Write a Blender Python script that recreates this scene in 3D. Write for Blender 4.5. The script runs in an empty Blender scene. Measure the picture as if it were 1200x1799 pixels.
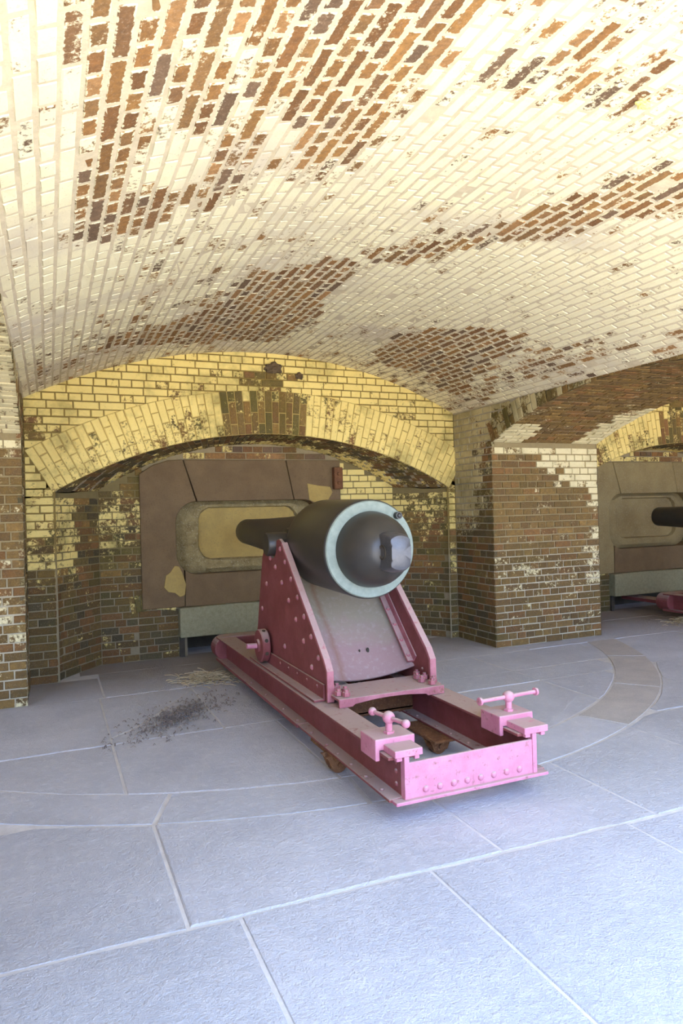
import bpy, bmesh, math, random
import numpy as np
from mathutils import Vector, Matrix
random.seed(7); np.random.seed(7)
C = bpy.context.scene.collection
R = math.radians

# ------------------------------------------------------------------ camera
YAW, PITCH, ROLL, FPX = 0.4033, -0.0006, 0.0263, 1203.69
EYE = Vector((0.186, 0.0, 1.44))
FW = Vector((math.sin(YAW) * math.cos(PITCH), math.cos(YAW) * math.cos(PITCH), math.sin(PITCH)))
_r0 = Vector((math.cos(YAW), -math.sin(YAW), 0)); _u0 = _r0.cross(FW)
RT = _r0 * math.cos(ROLL) - _u0 * math.sin(ROLL)
UP = _r0 * math.sin(ROLL) + _u0 * math.cos(ROLL)
cd = bpy.data.cameras.new('camera'); cam = bpy.data.objects.new('camera', cd); C.objects.link(cam)
cd.sensor_fit = 'VERTICAL'; cd.sensor_height = 36; cd.lens = FPX * 36 / 1799
cd.clip_start = 0.02; cd.clip_end = 500
cam.matrix_world = Matrix(((RT.x, UP.x, -FW.x, EYE.x), (RT.y, UP.y, -FW.y, EYE.y), (RT.z, UP.z, -FW.z, EYE.z), (0, 0, 0, 1)))
bpy.context.scene.camera = cam

# ------------------------------------------------------------------ world, sun, exposure
wd = bpy.data.worlds.new('sky'); bpy.context.scene.world = wd; wd.use_nodes = True
bg = wd.node_tree.nodes['Background']
bg.inputs['Color'].default_value = (0.435, 0.605, 0.99, 1); bg.inputs['Strength'].default_value = 4.5
sl = bpy.data.lights.new('sun', 'SUN'); sun = bpy.data.objects.new('sun', sl); C.objects.link(sun)
sl.energy = 16.0; sl.color = (1.0, 0.90, 0.72); sl.angle = R(0.6)
sun.rotation_euler = Vector((0.3, 0.8, -3.2)).to_track_quat('-Z', 'Y').to_euler()
vs = bpy.context.scene.view_settings
vs.view_transform = 'Standard'; vs.look = 'None'; vs.gamma = 1.0; vs.use_curve_mapping = False
vs.exposure = 1.0
sc = bpy.context.scene
sc.cycles.use_denoising = True
sc.cycles.max_bounces = 12; sc.cycles.diffuse_bounces = 8

# ------------------------------------------------------------------ plan of the casemate (metres)
W = 4.36           # clear width of the vaulted bay
T = 1.39           # thickness of a pier
YB = 6.538         # face of the scarp wall
YJ = 5.831         # pier jamb
YJ0 = 2.16
ZS = 2.495         # springing of the vault
RV = 4.71; VZ = 3.03 - RV; VX = W / 2
YR = 7.1           # back of the embrasure recess
YREAR = 0.5
AX = 2.25          # centre of the relief arch
AR0, AZ0 = 3.99, 2.228 - 3.99
AR1 = AR0 + 0.43
AHALF = 2.03
PR, PY, PZ = 4.6, 4.0, 2.485 - 4.6   # passage arch
PITCH_B = dx_bay = W + T

def vault_z(x): return VZ + math.sqrt(max(RV * RV - (x - VX) ** 2, 0))
def arch_z(x, r=AR0): return AZ0 + math.sqrt(max(r * r - (x - AX) ** 2, 0))
def inner_z(x): return (2.183 - 2.97) + math.sqrt(max(2.97 ** 2 - (x - AX) ** 2, 0))
def passage_z(y): return PZ + math.sqrt(max(PR * PR - (y - PY) ** 2, 0))

# ------------------------------------------------------------------ node helpers
def newmat(name):
    m = bpy.data.materials.new(name); m.use_nodes = True
    nt = m.node_tree; b = nt.nodes['Principled BSDF']
    return m, nt, b
def nd(nt, typ, **kw):
    n = nt.nodes.new(typ)
    for k, v in kw.items():
        if k.startswith('i_'):
            key = k[2:]; key = int(key) if key.isdigit() else key
            n.inputs[key].default_value = v
        else: setattr(n, k, v)
    return n
def lk(nt, a, b): nt.links.new(a, b)
def math_(nt, op, a, b=None, clamp=False):
    n = nt.nodes.new('ShaderNodeMath'); n.operation = op; n.use_clamp = clamp
    for i, x in enumerate((a, b)):
        if x is None: continue
        if isinstance(x, (int, float)): n.inputs[i].default_value = x
        else: lk(nt, x, n.inputs[i])
    return n.outputs[0]
def noise(nt, vec, scale, detail=4, rough=0.6, dist=0.0):
    n = nt.nodes.new('ShaderNodeTexNoise'); n.inputs['Scale'].default_value = scale
    n.inputs['Detail'].default_value = detail; n.inputs['Roughness'].default_value = rough; n.inputs['Distortion'].default_value = dist
    lk(nt, vec, n.inputs['Vector']); return n.outputs[0]
def mix(nt, fac, a, b, blend='MIX'):
    n = nt.nodes.new('ShaderNodeMix'); n.data_type = 'RGBA'; n.blend_type = blend
    for s, x in ((0, fac), (6, a), (7, b)):
        if isinstance(x, (int, float)): n.inputs[s].default_value = x
        elif isinstance(x, tuple): n.inputs[s].default_value = (*x[:3], 1)
        else: lk(nt, x, n.inputs[s])
    return n.outputs[2]
def ramp(nt, fac, lo, hi):
    n = nt.nodes.new('ShaderNodeMapRange'); n.clamp = True
    n.inputs[1].default_value = lo; n.inputs[2].default_value = hi
    lk(nt, fac, n.inputs[0]); return n.outputs[0]
def bump(nt, b, height, strength, dist):
    n = nt.nodes.new('ShaderNodeBump'); n.inputs['Strength'].default_value = strength; n.inputs['Distance'].default_value = dist
    lk(nt, height, n.inputs['Height']); lk(nt, n.outputs[0], b.inputs['Normal'])
def wpos(nt): return nt.nodes.new('ShaderNodeNewGeometry').outputs['Position']

# brick: own colour in RGB, amount of old limewash left on it in A (object colour, or a vertex attribute when joined)
def brick_mat(name, paint, joined, grime=(0.10, 0.09, 0.04), grime_amt=0.0, smear=0.0):
    m, nt, b = newmat(name)
    if joined:
        a = nd(nt, 'ShaderNodeAttribute', attribute_name='bd'); col, cov = a.outputs['Color'], a.outputs['Alpha']
    else:
        a = nd(nt, 'ShaderNodeObjectInfo'); col, cov = a.outputs['Color'], a.outputs['Alpha']
    p = wpos(nt)
    n1 = noise(nt, p, 7, 5, .7); n2 = noise(nt, p, 38, 6, .72); n3 = noise(nt, p, 130, 3, .6)
    n = math_(nt, 'ADD', math_(nt, 'MULTIPLY', n1, .5), math_(nt, 'MULTIPLY', n2, .5))
    nn = math_(nt, 'ADD', math_(nt, 'MULTIPLY', math_(nt, 'SUBTRACT', n, .5), 3.0), .5)
    mask = math_(nt, 'ADD', math_(nt, 'MULTIPLY', math_(nt, 'SUBTRACT', cov, nn), 5.5), .5, True)
    bc = mix(nt, math_(nt, 'MULTIPLY', ramp(nt, n2, .35, .7), .55), col, (0.06, 0.045, 0.03))
    bc = mix(nt, math_(nt, 'MULTIPLY', ramp(nt, n3, .55, .75), .3), bc, (0.55, 0.42, 0.30))
    pc = mix(nt, math_(nt, 'MULTIPLY', ramp(nt, n1, .3, .75), .35), paint, tuple(x * y for x, y in zip(paint, (.72, .66, .55))))
    pc = mix(nt, math_(nt, 'MULTIPLY', ramp(nt, n3, .62, .72), .45), pc, (0.25, 0.16, 0.09))
    if smear:
        pc = mix(nt, math_(nt, 'MULTIPLY', ramp(nt, noise(nt, p, .75, 4, .6), .50, .62), .75), pc, (0.60, 0.52, 0.40))
        l = nd(nt, 'ShaderNodeAttribute', attribute_name='lc'); sx = nt.nodes.new('ShaderNodeSeparateXYZ'); lk(nt, l.outputs['Vector'], sx.inputs[0])
        e = math_(nt, 'MINIMUM', math_(nt, 'SUBTRACT', sx.outputs[2], math_(nt, 'ABSOLUTE', sx.outputs[0])), math_(nt, 'SUBTRACT', .0275, math_(nt, 'ABSOLUTE', sx.outputs[1])))
        ns = noise(nt, p, 55, 3, .55)
        t = math_(nt, 'SUBTRACT', e, math_(nt, 'MULTIPLY', math_(nt, 'SUBTRACT', ns, .56), .028))
        sm_ = math_(nt, 'SUBTRACT', 1.0, ramp(nt, t, .0015, .0045))
        mask = math_(nt, 'MAXIMUM', mask, math_(nt, 'MULTIPLY', sm_, smear))
    c = mix(nt, mask, bc, pc)
    if grime_amt:
        c = mix(nt, math_(nt, 'MULTIPLY', ramp(nt, noise(nt, p, 2.2, 5, .65), .5, .68), grime_amt), c, grime)
    lk(nt, c, b.inputs['Base Color']); b.inputs['Roughness'].default_value = .92
    b.inputs['Specular IOR Level'].default_value = .2
    h = math_(nt, 'ADD', math_(nt, 'MULTIPLY', mask, .35), n2)
    bump(nt, b, h, .55, .006)
    return m
def mortar_mat():
    m, nt, b = newmat('lime_mortar')
    a = nd(nt, 'ShaderNodeAttribute', attribute_name='bd'); p = wpos(nt)
    n1 = noise(nt, p, 12, 5, .7); n2 = noise(nt, p, 90, 4, .7)
    c = mix(nt, math_(nt, 'MULTIPLY', ramp(nt, n1, .35, .7), .5), a.outputs['Color'], mix(nt, .55, a.outputs['Color'], (0.12, 0.09, 0.05)))
    lk(nt, c, b.inputs['Base Color']); b.inputs['Roughness'].default_value = .95; b.inputs['Specular IOR Level'].default_value = .15
    bump(nt, b, n2, .5, .006); return m
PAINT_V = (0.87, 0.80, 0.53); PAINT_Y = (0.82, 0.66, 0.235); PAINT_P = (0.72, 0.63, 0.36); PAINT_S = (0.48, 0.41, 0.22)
M = {}
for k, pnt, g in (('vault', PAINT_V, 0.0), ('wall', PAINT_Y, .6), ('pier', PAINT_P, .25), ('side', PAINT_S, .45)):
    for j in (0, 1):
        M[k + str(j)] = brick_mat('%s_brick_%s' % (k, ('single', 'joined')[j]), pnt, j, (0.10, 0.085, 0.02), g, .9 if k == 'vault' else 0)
M['mortar'] = mortar_mat()

def simple(name, c1, c2, scale=8, rough=.8, bs=.4, bd=.006, c3=None, spec=.3, metal=0, fine=70, coat=None):
    m, nt, b = newmat(name); p = wpos(nt)
    n1 = noise(nt, p, scale, 6, .68); n2 = noise(nt, p, fine, 5, .7)
    c = mix(nt, ramp(nt, n1, .35, .68), c1, c2)
    if c3: c = mix(nt, ramp(nt, n2, .56, .66), c, c3)
    lk(nt, c, b.inputs['Base Color']); b.inputs['Roughness'].default_value = rough
    b.inputs['Specular IOR Level'].default_value = spec; b.inputs['Metallic'].default_value = metal
    bump(nt, b, math_(nt, 'ADD', n1, n2), bs, bd)
    return m
M['brownstone'] = simple('brown_stone', (.150, .098, .047), (.195, .13, .062), 5, .9, .35, .008, (.12, .078, .038))
M['plaster'] = simple('ochre_plaster', (.44, .31, .09), (.33, .23, .075), 4, .9, .4, .01, (.28, .20, .08))
M['plaster_rough'] = simple('rough_lime_plaster', (.44, .34, .15), (.22, .16, .06), 11, .95, .9, .02, (.56, .48, .30))
M['granite'] = simple('grey_granite', (.31, .285, .165), (.22, .20, .105), 26, .85, .6, .008, (.42, .40, .26), fine=160)
M['darkgap'] = simple('gap_shade_dark', (.05, .042, .03), (.08, .065, .045), 8, .95)  # near-black: shade of holes and gaps put into the colour
M['rust'] = simple('rusted_iron', (.20, .09, .035), (.12, .05, .025), 20, .9, .8, .006, (.30, .17, .08))
M['black'] = simple('black_gun_paint', (.032, .030, .027), (.044, .039, .031), 9, .38, .12, .003, None, .5, fine=120)
M['steel_ring'] = simple('bare_grey_green_iron', (.20, .24, .20), (.27, .315, .26), 18, .6, .25, .003, (.20, .25, .21), fine=150)
M['plaster_old'] = simple('old_ochre_plaster', (.30, .23, .10), (.22, .16, .07), 3, .95, .4, .01, (.36, .30, .17))
M['knob'] = simple('sky_lit_gun_iron', (.055, .055, .06), (.085, .085, .092), 20, .30, .3, .004, None, .6)  # lighter than the barrel paint: sky reflection partly put into the colour
M['straw'] = simple('dry_straw', (.52, .44, .27), (.36, .29, .17), 30, .9, .1, .002)
M['nest'] = simple('dried_mud', (.10, .07, .04), (.16, .11, .06), 40, .95, .8, .008)
M['nodule'] = simple('lime_drip', (.75, .68, .22), (.62, .55, .20), 30, .6, .3, .004)
M['litter'] = simple('leaf_litter', (.22, .18, .15), (.12, .10, .09), 30, .95, .2, .002)
M['earth'] = simple('parade_ground', (.62, .52, .36), (.52, .44, .30), 2, .95, .4, .02)

def iron_mat(name, red, pink):
    m, nt, b = newmat(name); p = wpos(nt)
    n1 = noise(nt, p, 7, 6, .7); n2 = noise(nt, p, 60, 5, .75); n3 = noise(nt, p, 22, 6, .7)
    c = mix(nt, ramp(nt, n1, .38, .66), red, pink)
    c = mix(nt, math_(nt, 'MULTIPLY', ramp(nt, n3, .58, .68), .7), c, (.16, .07, .035))
    g = nt.nodes.new('ShaderNodeNewGeometry'); sx = nt.nodes.new('ShaderNodeSeparateXYZ'); lk(nt, g.outputs['Normal'], sx.inputs[0])
    up = ramp(nt, sx.outputs[2], .25, .85)
    dust = math_(nt, 'MULTIPLY', up, ramp(nt, n3, .30, .42))
    c = mix(nt, math_(nt, 'MULTIPLY', dust, .8), c, (.44, .36, .32))
    lk(nt, c, b.inputs['Base Color']); b.inputs['Roughness'].default_value = .62; b.inputs['Specular IOR Level'].default_value = .4
    bump(nt, b, math_(nt, 'ADD', n2, n3), .35, .004); return m
M['iron'] = iron_mat('red_iron_paint', (.19, .046, .042), (.25, .070, .072))
M['rose'] = iron_mat('lit_rose_iron_paint', (.32, .10, .115), (.46, .18, .20))  # lighter copy of the red: light on the edges put into the colour
M['pink'] = iron_mat('lit_pink_iron_paint', (.50, .17, .24), (.58, .24, .31))  # brightest copy of the red: light on rear-facing parts put into the colour

def stone_mat():
    m, nt, b = newmat('slate_flagstone'); p = wpos(nt)
    oi = nd(nt, 'ShaderNodeObjectInfo')
    n1 = noise(nt, p, 1.6, 6, .62); n2 = noise(nt, p, 20, 7, .70); n3 = noise(nt, p, 80, 5, .7); n4 = noise(nt, p, 220, 2, .5)
    c = mix(nt, ramp(nt, n1, .35, .68), (.49, .50, .535), (.61, .615, .645))
    c = mix(nt, math_(nt, 'MULTIPLY', oi.outputs['Random'], .35), c, (.44, .45, .46))
    c = mix(nt, math_(nt, 'MULTIPLY', ramp(nt, n2, .5, .72), .55), c, (.70, .695, .70))
    c = mix(nt, math_(nt, 'MULTIPLY', ramp(nt, n3, .60, .72), .3), c, (.30, .29, .28))
    c = mix(nt, math_(nt, 'MULTIPLY', ramp(nt, n4, .70, .74), .5), c, (.9, .9, .9))
    sy = nt.nodes.new('ShaderNodeSeparateXYZ'); lk(nt, p, sy.inputs[0])   # dirt drifted against the scarp wall
    dy = math_(nt, 'ADD', sy.outputs[1], math_(nt, 'MULTIPLY', math_(nt, 'SUBTRACT', n1, .5), 1.6))
    c = mix(nt, math_(nt, 'MULTIPLY', ramp(nt, dy, 5.7, 6.6), .8), c, (.30, .255, .20))
    lk(nt, c, b.inputs['Base Color']); b.inputs['Roughness'].default_value = .78; b.inputs['Specular IOR Level'].default_value = .3
    h = math_(nt, 'ADD', math_(nt, 'MULTIPLY', n2, 1.5), math_(nt, 'MULTIPLY', n3, .5))
    bump(nt, b, h, .75, .016); return m
M['slab'] = stone_mat()
M['traverse'] = simple('worn_traverse_stone', (.50, .47, .43), (.40, .38, .36), 5, .85, .5, .01, (.56, .54, .51))
M['sand'] = simple('joint_sand', (.64, .63, .61), (.50, .49, .48), 9, .95, .5, .006)

# ------------------------------------------------------------------ mesh helpers
def link(o, parent=None):
    C.objects.link(o)
    if parent is not None: o.parent = parent
    return o
def tag(o, label=None, cat=None, group=None, kind=None):
    if label: o['label'] = label
    if cat: o['category'] = cat
    if group: o['group'] = group
    if kind: o['kind'] = kind
    return o
def thing(name, loc, label, cat, group=None):
    o = bpy.data.objects.new(name, None); o.empty_display_size = .1; o.location = loc; C.objects.link(o)
    return tag(o, label, cat, group)

class MB:
    def __init__(s): s.v = []; s.f = []
    def add(s, vs, fs):
        n = len(s.v); s.v += [tuple(v) for v in vs]; s.f += [tuple(i + n for i in f) for f in fs]; return s
    def box(s, x0, x1, y0, y1, z0, z1):
        return s.add([(x0, y0, z0), (x1, y0, z0), (x1, y1, z0), (x0, y1, z0), (x0, y0, z1), (x1, y0, z1), (x1, y1, z1), (x0, y1, z1)],
                     [(0, 3, 2, 1), (4, 5, 6, 7), (0, 1, 5, 4), (1, 2, 6, 5), (2, 3, 7, 6), (3, 0, 4, 7)])
    def prism(s, prof, axis, a, b):
        """prof: 2-D loop in the two other axes (order x,y,z without axis)"""
        n = len(prof)
        def P(q, t):
            l = list(q); l.insert('xyz'.index(axis), t); return tuple(l)
        vs = [P(q, a) for q in prof] + [P(q, b) for q in prof]
        area = sum(prof[i][0] * prof[(i + 1) % n][1] - prof[(i + 1) % n][0] * prof[i][1] for i in range(n))
        fs = [tuple(range(n)), tuple(range(2 * n - 1, n - 1, -1))] + [(i, i + n, (i + 1) % n + n, (i + 1) % n) for i in range(n)]
        flip = (area > 0) != (axis == 'y')
        if flip: fs = [tuple(reversed(f)) for f in fs]
        return s.add(vs, fs)
    def lathe(s, prof, o, d, n=48, cap=True):
        """prof [(t along d, radius)]"""
        o = Vector(o); d = Vector(d).normalized(); a = d.orthogonal().normalized(); b = d.cross(a)
        vs = []; fs = []
        for t, r in prof:
            for k in range(n):
                q = 2 * math.pi * k / n; vs.append(o + d * t + (a * math.cos(q) + b * math.sin(q)) * max(r, 1e-4))
        for i in range(len(prof) - 1):
            for k in range(n):
                k2 = (k + 1) % n; fs.append((i * n + k, i * n + k2, (i + 1) * n + k2, (i + 1) * n + k))
        if cap:
            fs.append(tuple(range(n - 1, -1, -1))); fs.append(tuple(range((len(prof) - 1) * n, len(prof) * n)))
        return s.add(vs, fs)
    def cyl(s, p0, p1, r, r1=None, n=20):
        p0 = Vector(p0); p1 = Vector(p1); return s.lathe([(0, r), ((p1 - p0).length, r if r1 is None else r1)], p0, p1 - p0, n)
    def ball(s, c, r, n=16, sq=1.0):
        m = 10; return s.lathe([(-r * math.cos(math.pi * i / m) * sq, r * math.sin(math.pi * i / m)) for i in range(m + 1)], c, (0, 0, 1), n)
    def dome(s, c, d, r, h, n=10):
        return s.lathe([(h * math.sin(math.pi / 2 * i / 4), r * math.cos(math.pi / 2 * i / 4)) for i in range(5)], c, d, n)
    def build(s, name, mat, parent=None, bevel=0, smooth=None, off=(0, 0, 0)):
        me = bpy.data.meshes.new(name)
        vs = s.v if off == (0, 0, 0) else [(x - off[0], y - off[1], z - off[2]) for x, y, z in s.v]
        me.from_pydata(vs, [], s.f); me.materials.append(mat); me.validate()
        if smooth:
            me.polygons.foreach_set('use_smooth', [True] * len(me.polygons)); me.set_sharp_from_angle(angle=R(smooth))
        o = link(bpy.data.objects.new(name, me), parent)
        if bevel:
            b = o.modifiers.new('bevel', 'BEVEL'); b.width = bevel; b.segments = 2; b.limit_method = 'ANGLE'; b.angle_limit = R(40)
        return o

# ------------------------------------------------------------------ bricks
def unit_brick(seed, header):
    rnd = random.Random(seed); j = lambda a: rnd.uniform(-a, a)
    cx, cz = (.055 if header else .028), .09
    v = []
    for y, ix, iz, aj in ((1, 0, 0, 0), (.10, 0, 0, .006), (0, cx, cz, .010)):
        for sx, sz in ((-1, -1), (1, -1), (1, 1), (-1, 1)):
            v.append((sx * (.5 - ix) + j(aj) * (1.6 if header else .9), y + (j(.06) if y == 0 else 0), sz * (.5 - iz) + j(aj) * 4.5))
    f = []
    for r in (0, 4):
        for k in range(4):
            k2 = (k + 1) % 4; f.append((r + k, r + k2, r + 4 + k2, r + 4 + k))
    f.append((8, 9, 10, 11))
    return v, f
POOLD = {h: [unit_brick(100 * h + i, h) for i in range(10)] for h in (0, 1)}
LC = {h: [(x * (.0995 if h else .21), z * .055, (.0995 if h else .21) / 2) for k, (x, z) in enumerate([(sx * .5, sz * .5) for _ in range(3) for sx, sz in ((-1, -1), (1, -1), (1, 1), (-1, 1))])] for h in (0, 1)}
def put_lc(me, lc):
    at = me.attributes.new('lc', 'FLOAT_VECTOR', 'POINT'); at.data.foreach_set('vector', np.array(lc, dtype=np.float32).ravel())
POOL = {}
def pool_mesh(h, i, mat):
    k = (h, i, mat.name)
    if k not in POOL:
        me = bpy.data.meshes.new('brick'); v, f = POOLD[h][i]; me.from_pydata(v, [], f); me.materials.append(mat); put_lc(me, LC[h]); POOL[k] = me
    return POOL[k]
def seen_area(c, n, L, H):
    d = c - EYE; z = d.dot(FW)
    if z < .2: return -1
    x = FPX * d.dot(RT) / z; y = FPX * d.dot(UP) / z
    if abs(x) > 640 or abs(y) > 940: return -1
    return L * H * abs(d.dot(n)) / d.length / (z * z) * FPX * FPX
class Bricks:
    """bricks laid on one structure: the ones that show largest become single parts, the rest one joined part"""
    def __init__(s, jt=1.0): s.b = []; s.jt = jt
    def put(s, c, t, n, L, H, cov, rgb, D=.035):
        s.b.append((Vector(c), Vector(t).normalized(), Vector(n).normalized(), L, H, cov, rgb, D))
    def lay(s, parent, kind, limit=300, name='brick', minpx=40):
        m0, m1 = M[kind + '0'], M[kind + '1']
        arr = []
        for k, (c, t, n, L, H, cov, rgb, D) in enumerate(s.b): arr.append((seen_area(c, n, L, H), k))
        arr.sort(key=lambda q: -q[0])
        single = set(k for a, k in arr[:limit] if a > minpx)
        vs = []; fs = []; cols = []; nv = 0; lcl = []
        for k, (c, t, n, L, H, cov, rgb, D) in enumerate(s.b):
            b = t.cross(-n); h = 1 if L < .15 else 0; i = random.randrange(10)
            jt = random.uniform(-.004, .003) * s.jt
            mt = Matrix(((t.x * L, -n.x * D, b.x * H, c.x + n.x * jt), (t.y * L, -n.y * D, b.y * H, c.y + n.y * jt), (t.z * L, -n.z * D, b.z * H, c.z + n.z * jt), (0, 0, 0, 1)))
            if k in single:
                o = bpy.data.objects.new(name, pool_mesh(h, i, m0)); o.color = (*rgb, cov); o.parent = parent; C.objects.link(o)
                o.matrix_local = mt
            else:
                v, f = POOLD[h][i]; a = np.array(v); A = np.array(mt)
                vs.append(a @ A[:3, :3].T + A[:3, 3]); fs += [tuple(q + nv for q in x) for x in f]; nv += len(v); cols += [(*rgb, cov)] * len(v); lcl += LC[h]
        if vs:
            me = bpy.data.meshes.new('distant_bricks'); me.from_pydata(np.concatenate(vs).tolist(), [], fs); me.materials.append(m1)
            at = me.attributes.new('bd', 'FLOAT_COLOR', 'POINT'); at.data.foreach_set('color', np.array(cols, dtype=np.float32).ravel()); put_lc(me, lcl)
            o = link(bpy.data.objects.new('distant_bricks', me), parent); o['kind'] = 'stuff'
BROWN = [(.26, .13, .042), (.31, .16, .05), (.21, .10, .036), (.25, .135, .05), (.34, .18, .068), (.20, .105, .045), (.28, .135, .042), (.17, .105, .06)]
DARK = [(.14, .09, .03), (.105, .078, .032), (.18, .095, .03), (.15, .105, .033), (.09, .072, .034), (.20, .10, .033), (.16, .10, .03)]
OLIVE = [(.22, .14, .04), (.26, .15, .04), (.17, .12, .035), (.24, .12, .04), (.14, .11, .03)]
def pick(pal, k=1.0): 
    c = random.choice(pal); q = random.uniform(.82, 1.18) * k
    return tuple(min(1, x * q) for x in c)
JT = .011
def course(a, b, i, off=0.0):
    """english bond: alternate courses of stretchers and headers; yields (u0, u1)"""
    P = .221 if i % 2 == 0 else .1105
    u = a - ((i * 37) % 3) * .0367 - off % P
    out = []
    while u < b:
        u0, u1 = max(u + JT / 2, a), min(u + P - JT / 2, b)
        if u1 - u0 > .001: out.append((u0, u1))
        u += P
    if len(out) > 1 and out[0][1] - out[0][0] < .055: out[0:2] = [(out[0][0], out[1][1])]
    if len(out) > 1 and out[-1][1] - out[-1][0] < .055: out[-2:] = [(out[-2][0], out[-1][1])]
    if out:
        if out[0][0] - a < .02: out[0] = (a + .002, out[0][1])
        if b - out[-1][1] < .02: out[-1] = (out[-1][0], b - .002)
    return [q for q in out if q[1] - q[0] > .03]
def inpoly(x, y, P):
    r = False; n = len(P)
    for i in range(n):
        x0, y0 = P[i]; x1, y1 = P[i - 1]
        if (y0 > y) != (y1 > y) and x < (x1 - x0) * (y - y0) / (y1 - y0) + x0: r = not r
    return r
def sm(x, a, b):
    t = min(1, max(0, (x - a) / (b - a))); return t * t * (3 - 2 * t)
def polycov(polys, u, v, base, jit=.07):
    tot = 0
    for k in range(4):
        uu, vv = u + random.gauss(0, jit), v + random.gauss(0, jit); c = base
        for cv, P in polys:
            if inpoly(uu, vv, P): c = cv
        tot += c
    return tot / 4 + (max(-.05, random.gauss(0, .15)) if tot < 1.2 else random.gauss(0, .15))
# limewash left on the vault: patches in (arc length from the crown, distance along the bay)
VPOLY = [
(0.30,[(-1.92,.5),(-.7,.5),(-.7,2.9),(-1.0,2.95),(-1.9,3.4)]),
(0.93,[(-2.14,1.0),(-1.89,1.0),(-1.88,2.35),(-1.86,3.26),(-2.09,3.22),(-2.24,3.21)]),
(0.02,[(-1.95,.8),(-1.64,.8),(-1.68,1.81),(-1.68,1.98),(-1.72,2.08),(-1.75,2.22),(-1.76,2.42),(-1.75,3.32),(-1.90,3.26),(-1.93,2.38),(-1.95,1.98)]),
(0.06,[(-1.67,.8),(-1.29,1.0),(-1.23,1.9),(-1.24,2.07),(-1.32,2.15),(-1.37,2.09),(-1.46,1.88),(-1.65,1.86)]),
(0.88,[(-1.67,1.86),(-1.45,1.86),(-1.41,2.05),(-1.48,2.07),(-1.6,1.97)]),
(0.85,[(-1.69,2.37),(-1.4,2.44),(-1.35,2.7),(-1.45,2.87),(-1.66,2.79),(-1.72,2.53)]),
(0.04,[(-1.58,2.05),(-1.39,2.05),(-1.28,2.19),(-1.22,2.46),(-1.28,2.67),(-1.34,2.61),(-1.42,2.31),(-1.55,2.25)]),
(0.05,[(-1.29,.8),(-0.70,.8),(-0.76,1.93),(-0.76,2.16),(-0.76,2.35),(-0.75,2.81),(-0.86,2.81),(-1.03,2.65),(-1.12,2.55),(-1.24,2.07),(-1.23,1.9)]),
(0.85,[(-1.32,2.15),(-1.16,2.31),(-1.06,2.8),(-1.19,2.78),(-1.26,2.49)]),
(0.86,[(-0.64,2.81),(-0.71,2.26),(-0.48,2.17),(-0.04,2.15),(0.19,2.37),(0.16,2.78),(-0.02,3.13),(-0.16,3.76),(-0.81,3.46),(-0.97,3.68),(-1.36,3.33),(-1.2,2.94),(-0.84,2.87)]),
(0.55,[(-0.77,1.0),(-0.11,1.0),(0.32,1.92),(0.18,2.19),(-0.04,2.15),(-0.48,2.17),(-0.71,2.26),(-0.76,1.93)]),
(0.25,[(-0.32,1.78),(-0.18,1.71),(-0.11,1.84),(-0.22,1.91),(-0.3,1.97),(-0.37,1.83)]),
(0.85,[(0.19,2.37),(-0.04,2.15),(0.18,2.19),(0.32,1.92),(0.67,2.22),(0.49,2.75),(0.36,3.04),(-0.02,3.13),(0.16,2.78)]),
(0.03,[(0.1,3.58),(0.36,3.15),(0.47,2.72),(0.69,2.23),(1.01,2.5),(0.76,3.05),(0.46,3.4),(0.3,3.78)]),
(0.3,[(-0.19,3.77),(0.1,3.58),(0.3,3.78),(-0.06,4.04)]),
(0.92,[(-0.09,4.16),(0.3,3.78),(0.46,3.4),(0.76,3.05),(1.01,2.5),(1.97,3.29),(1.72,4.23),(1.46,4.48),(0.85,4.71),(0.42,5.06),(0.08,5.24)]),
(0.8,[(0.42,5.06),(0.85,4.71),(0.91,5.86),(0.48,6.27),(0.09,6.13)]),
(0.06,[(0.99,6.28),(0.88,5.34),(0.95,4.87),(1.25,4.5),(1.6,4.44),(1.7,5.11),(1.94,6.03),(1.89,6.17),(1.51,6.02),(1.14,6.07)]),
(0.5,[(1.6,4.44),(1.87,3.96),(2.1,4.5),(2.1,5.28),(2.21,6.19),(1.94,6.03),(1.7,5.11)]),
(0.7,[(1.87,3.96),(1.97,3.29),(2.25,3.51),(2.16,4.57)]),
(0.05,[(-1.88,5.5),(-1.55,5.28),(-1.0,5.19),(-0.82,4.68),(-0.79,4.2),(-0.51,4.11),(-0.15,3.86),(-0.07,4.4),(0.08,5.24),(-0.05,6.06),(-1.0,6.01)]),
(0.75,[(-1.48,4.13),(-0.97,3.68),(-0.65,3.72),(-0.83,4.19),(-0.99,4.62),(-1.41,4.72)]),
(0.6,[(-1.98,4.93),(-1.55,5.28),(-1.87,5.82),(-2.16,6.51),(-2.26,6.28)]),
(0.1,[(-2.24,3.21),(-2.19,3.22),(-2.13,3.74),(-2.13,4.17),(-2.27,3.58)]),
(0.9,[(-2.25,3.28),(-2.09,3.22),(-1.56,3.53),(-1.42,4.65),(-1.98,4.93),(-2.23,5.6),(-2.26,4.49)]),
]
def vcov(s, y): return polycov(VPOLY, s, y, .68, .045)

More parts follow.
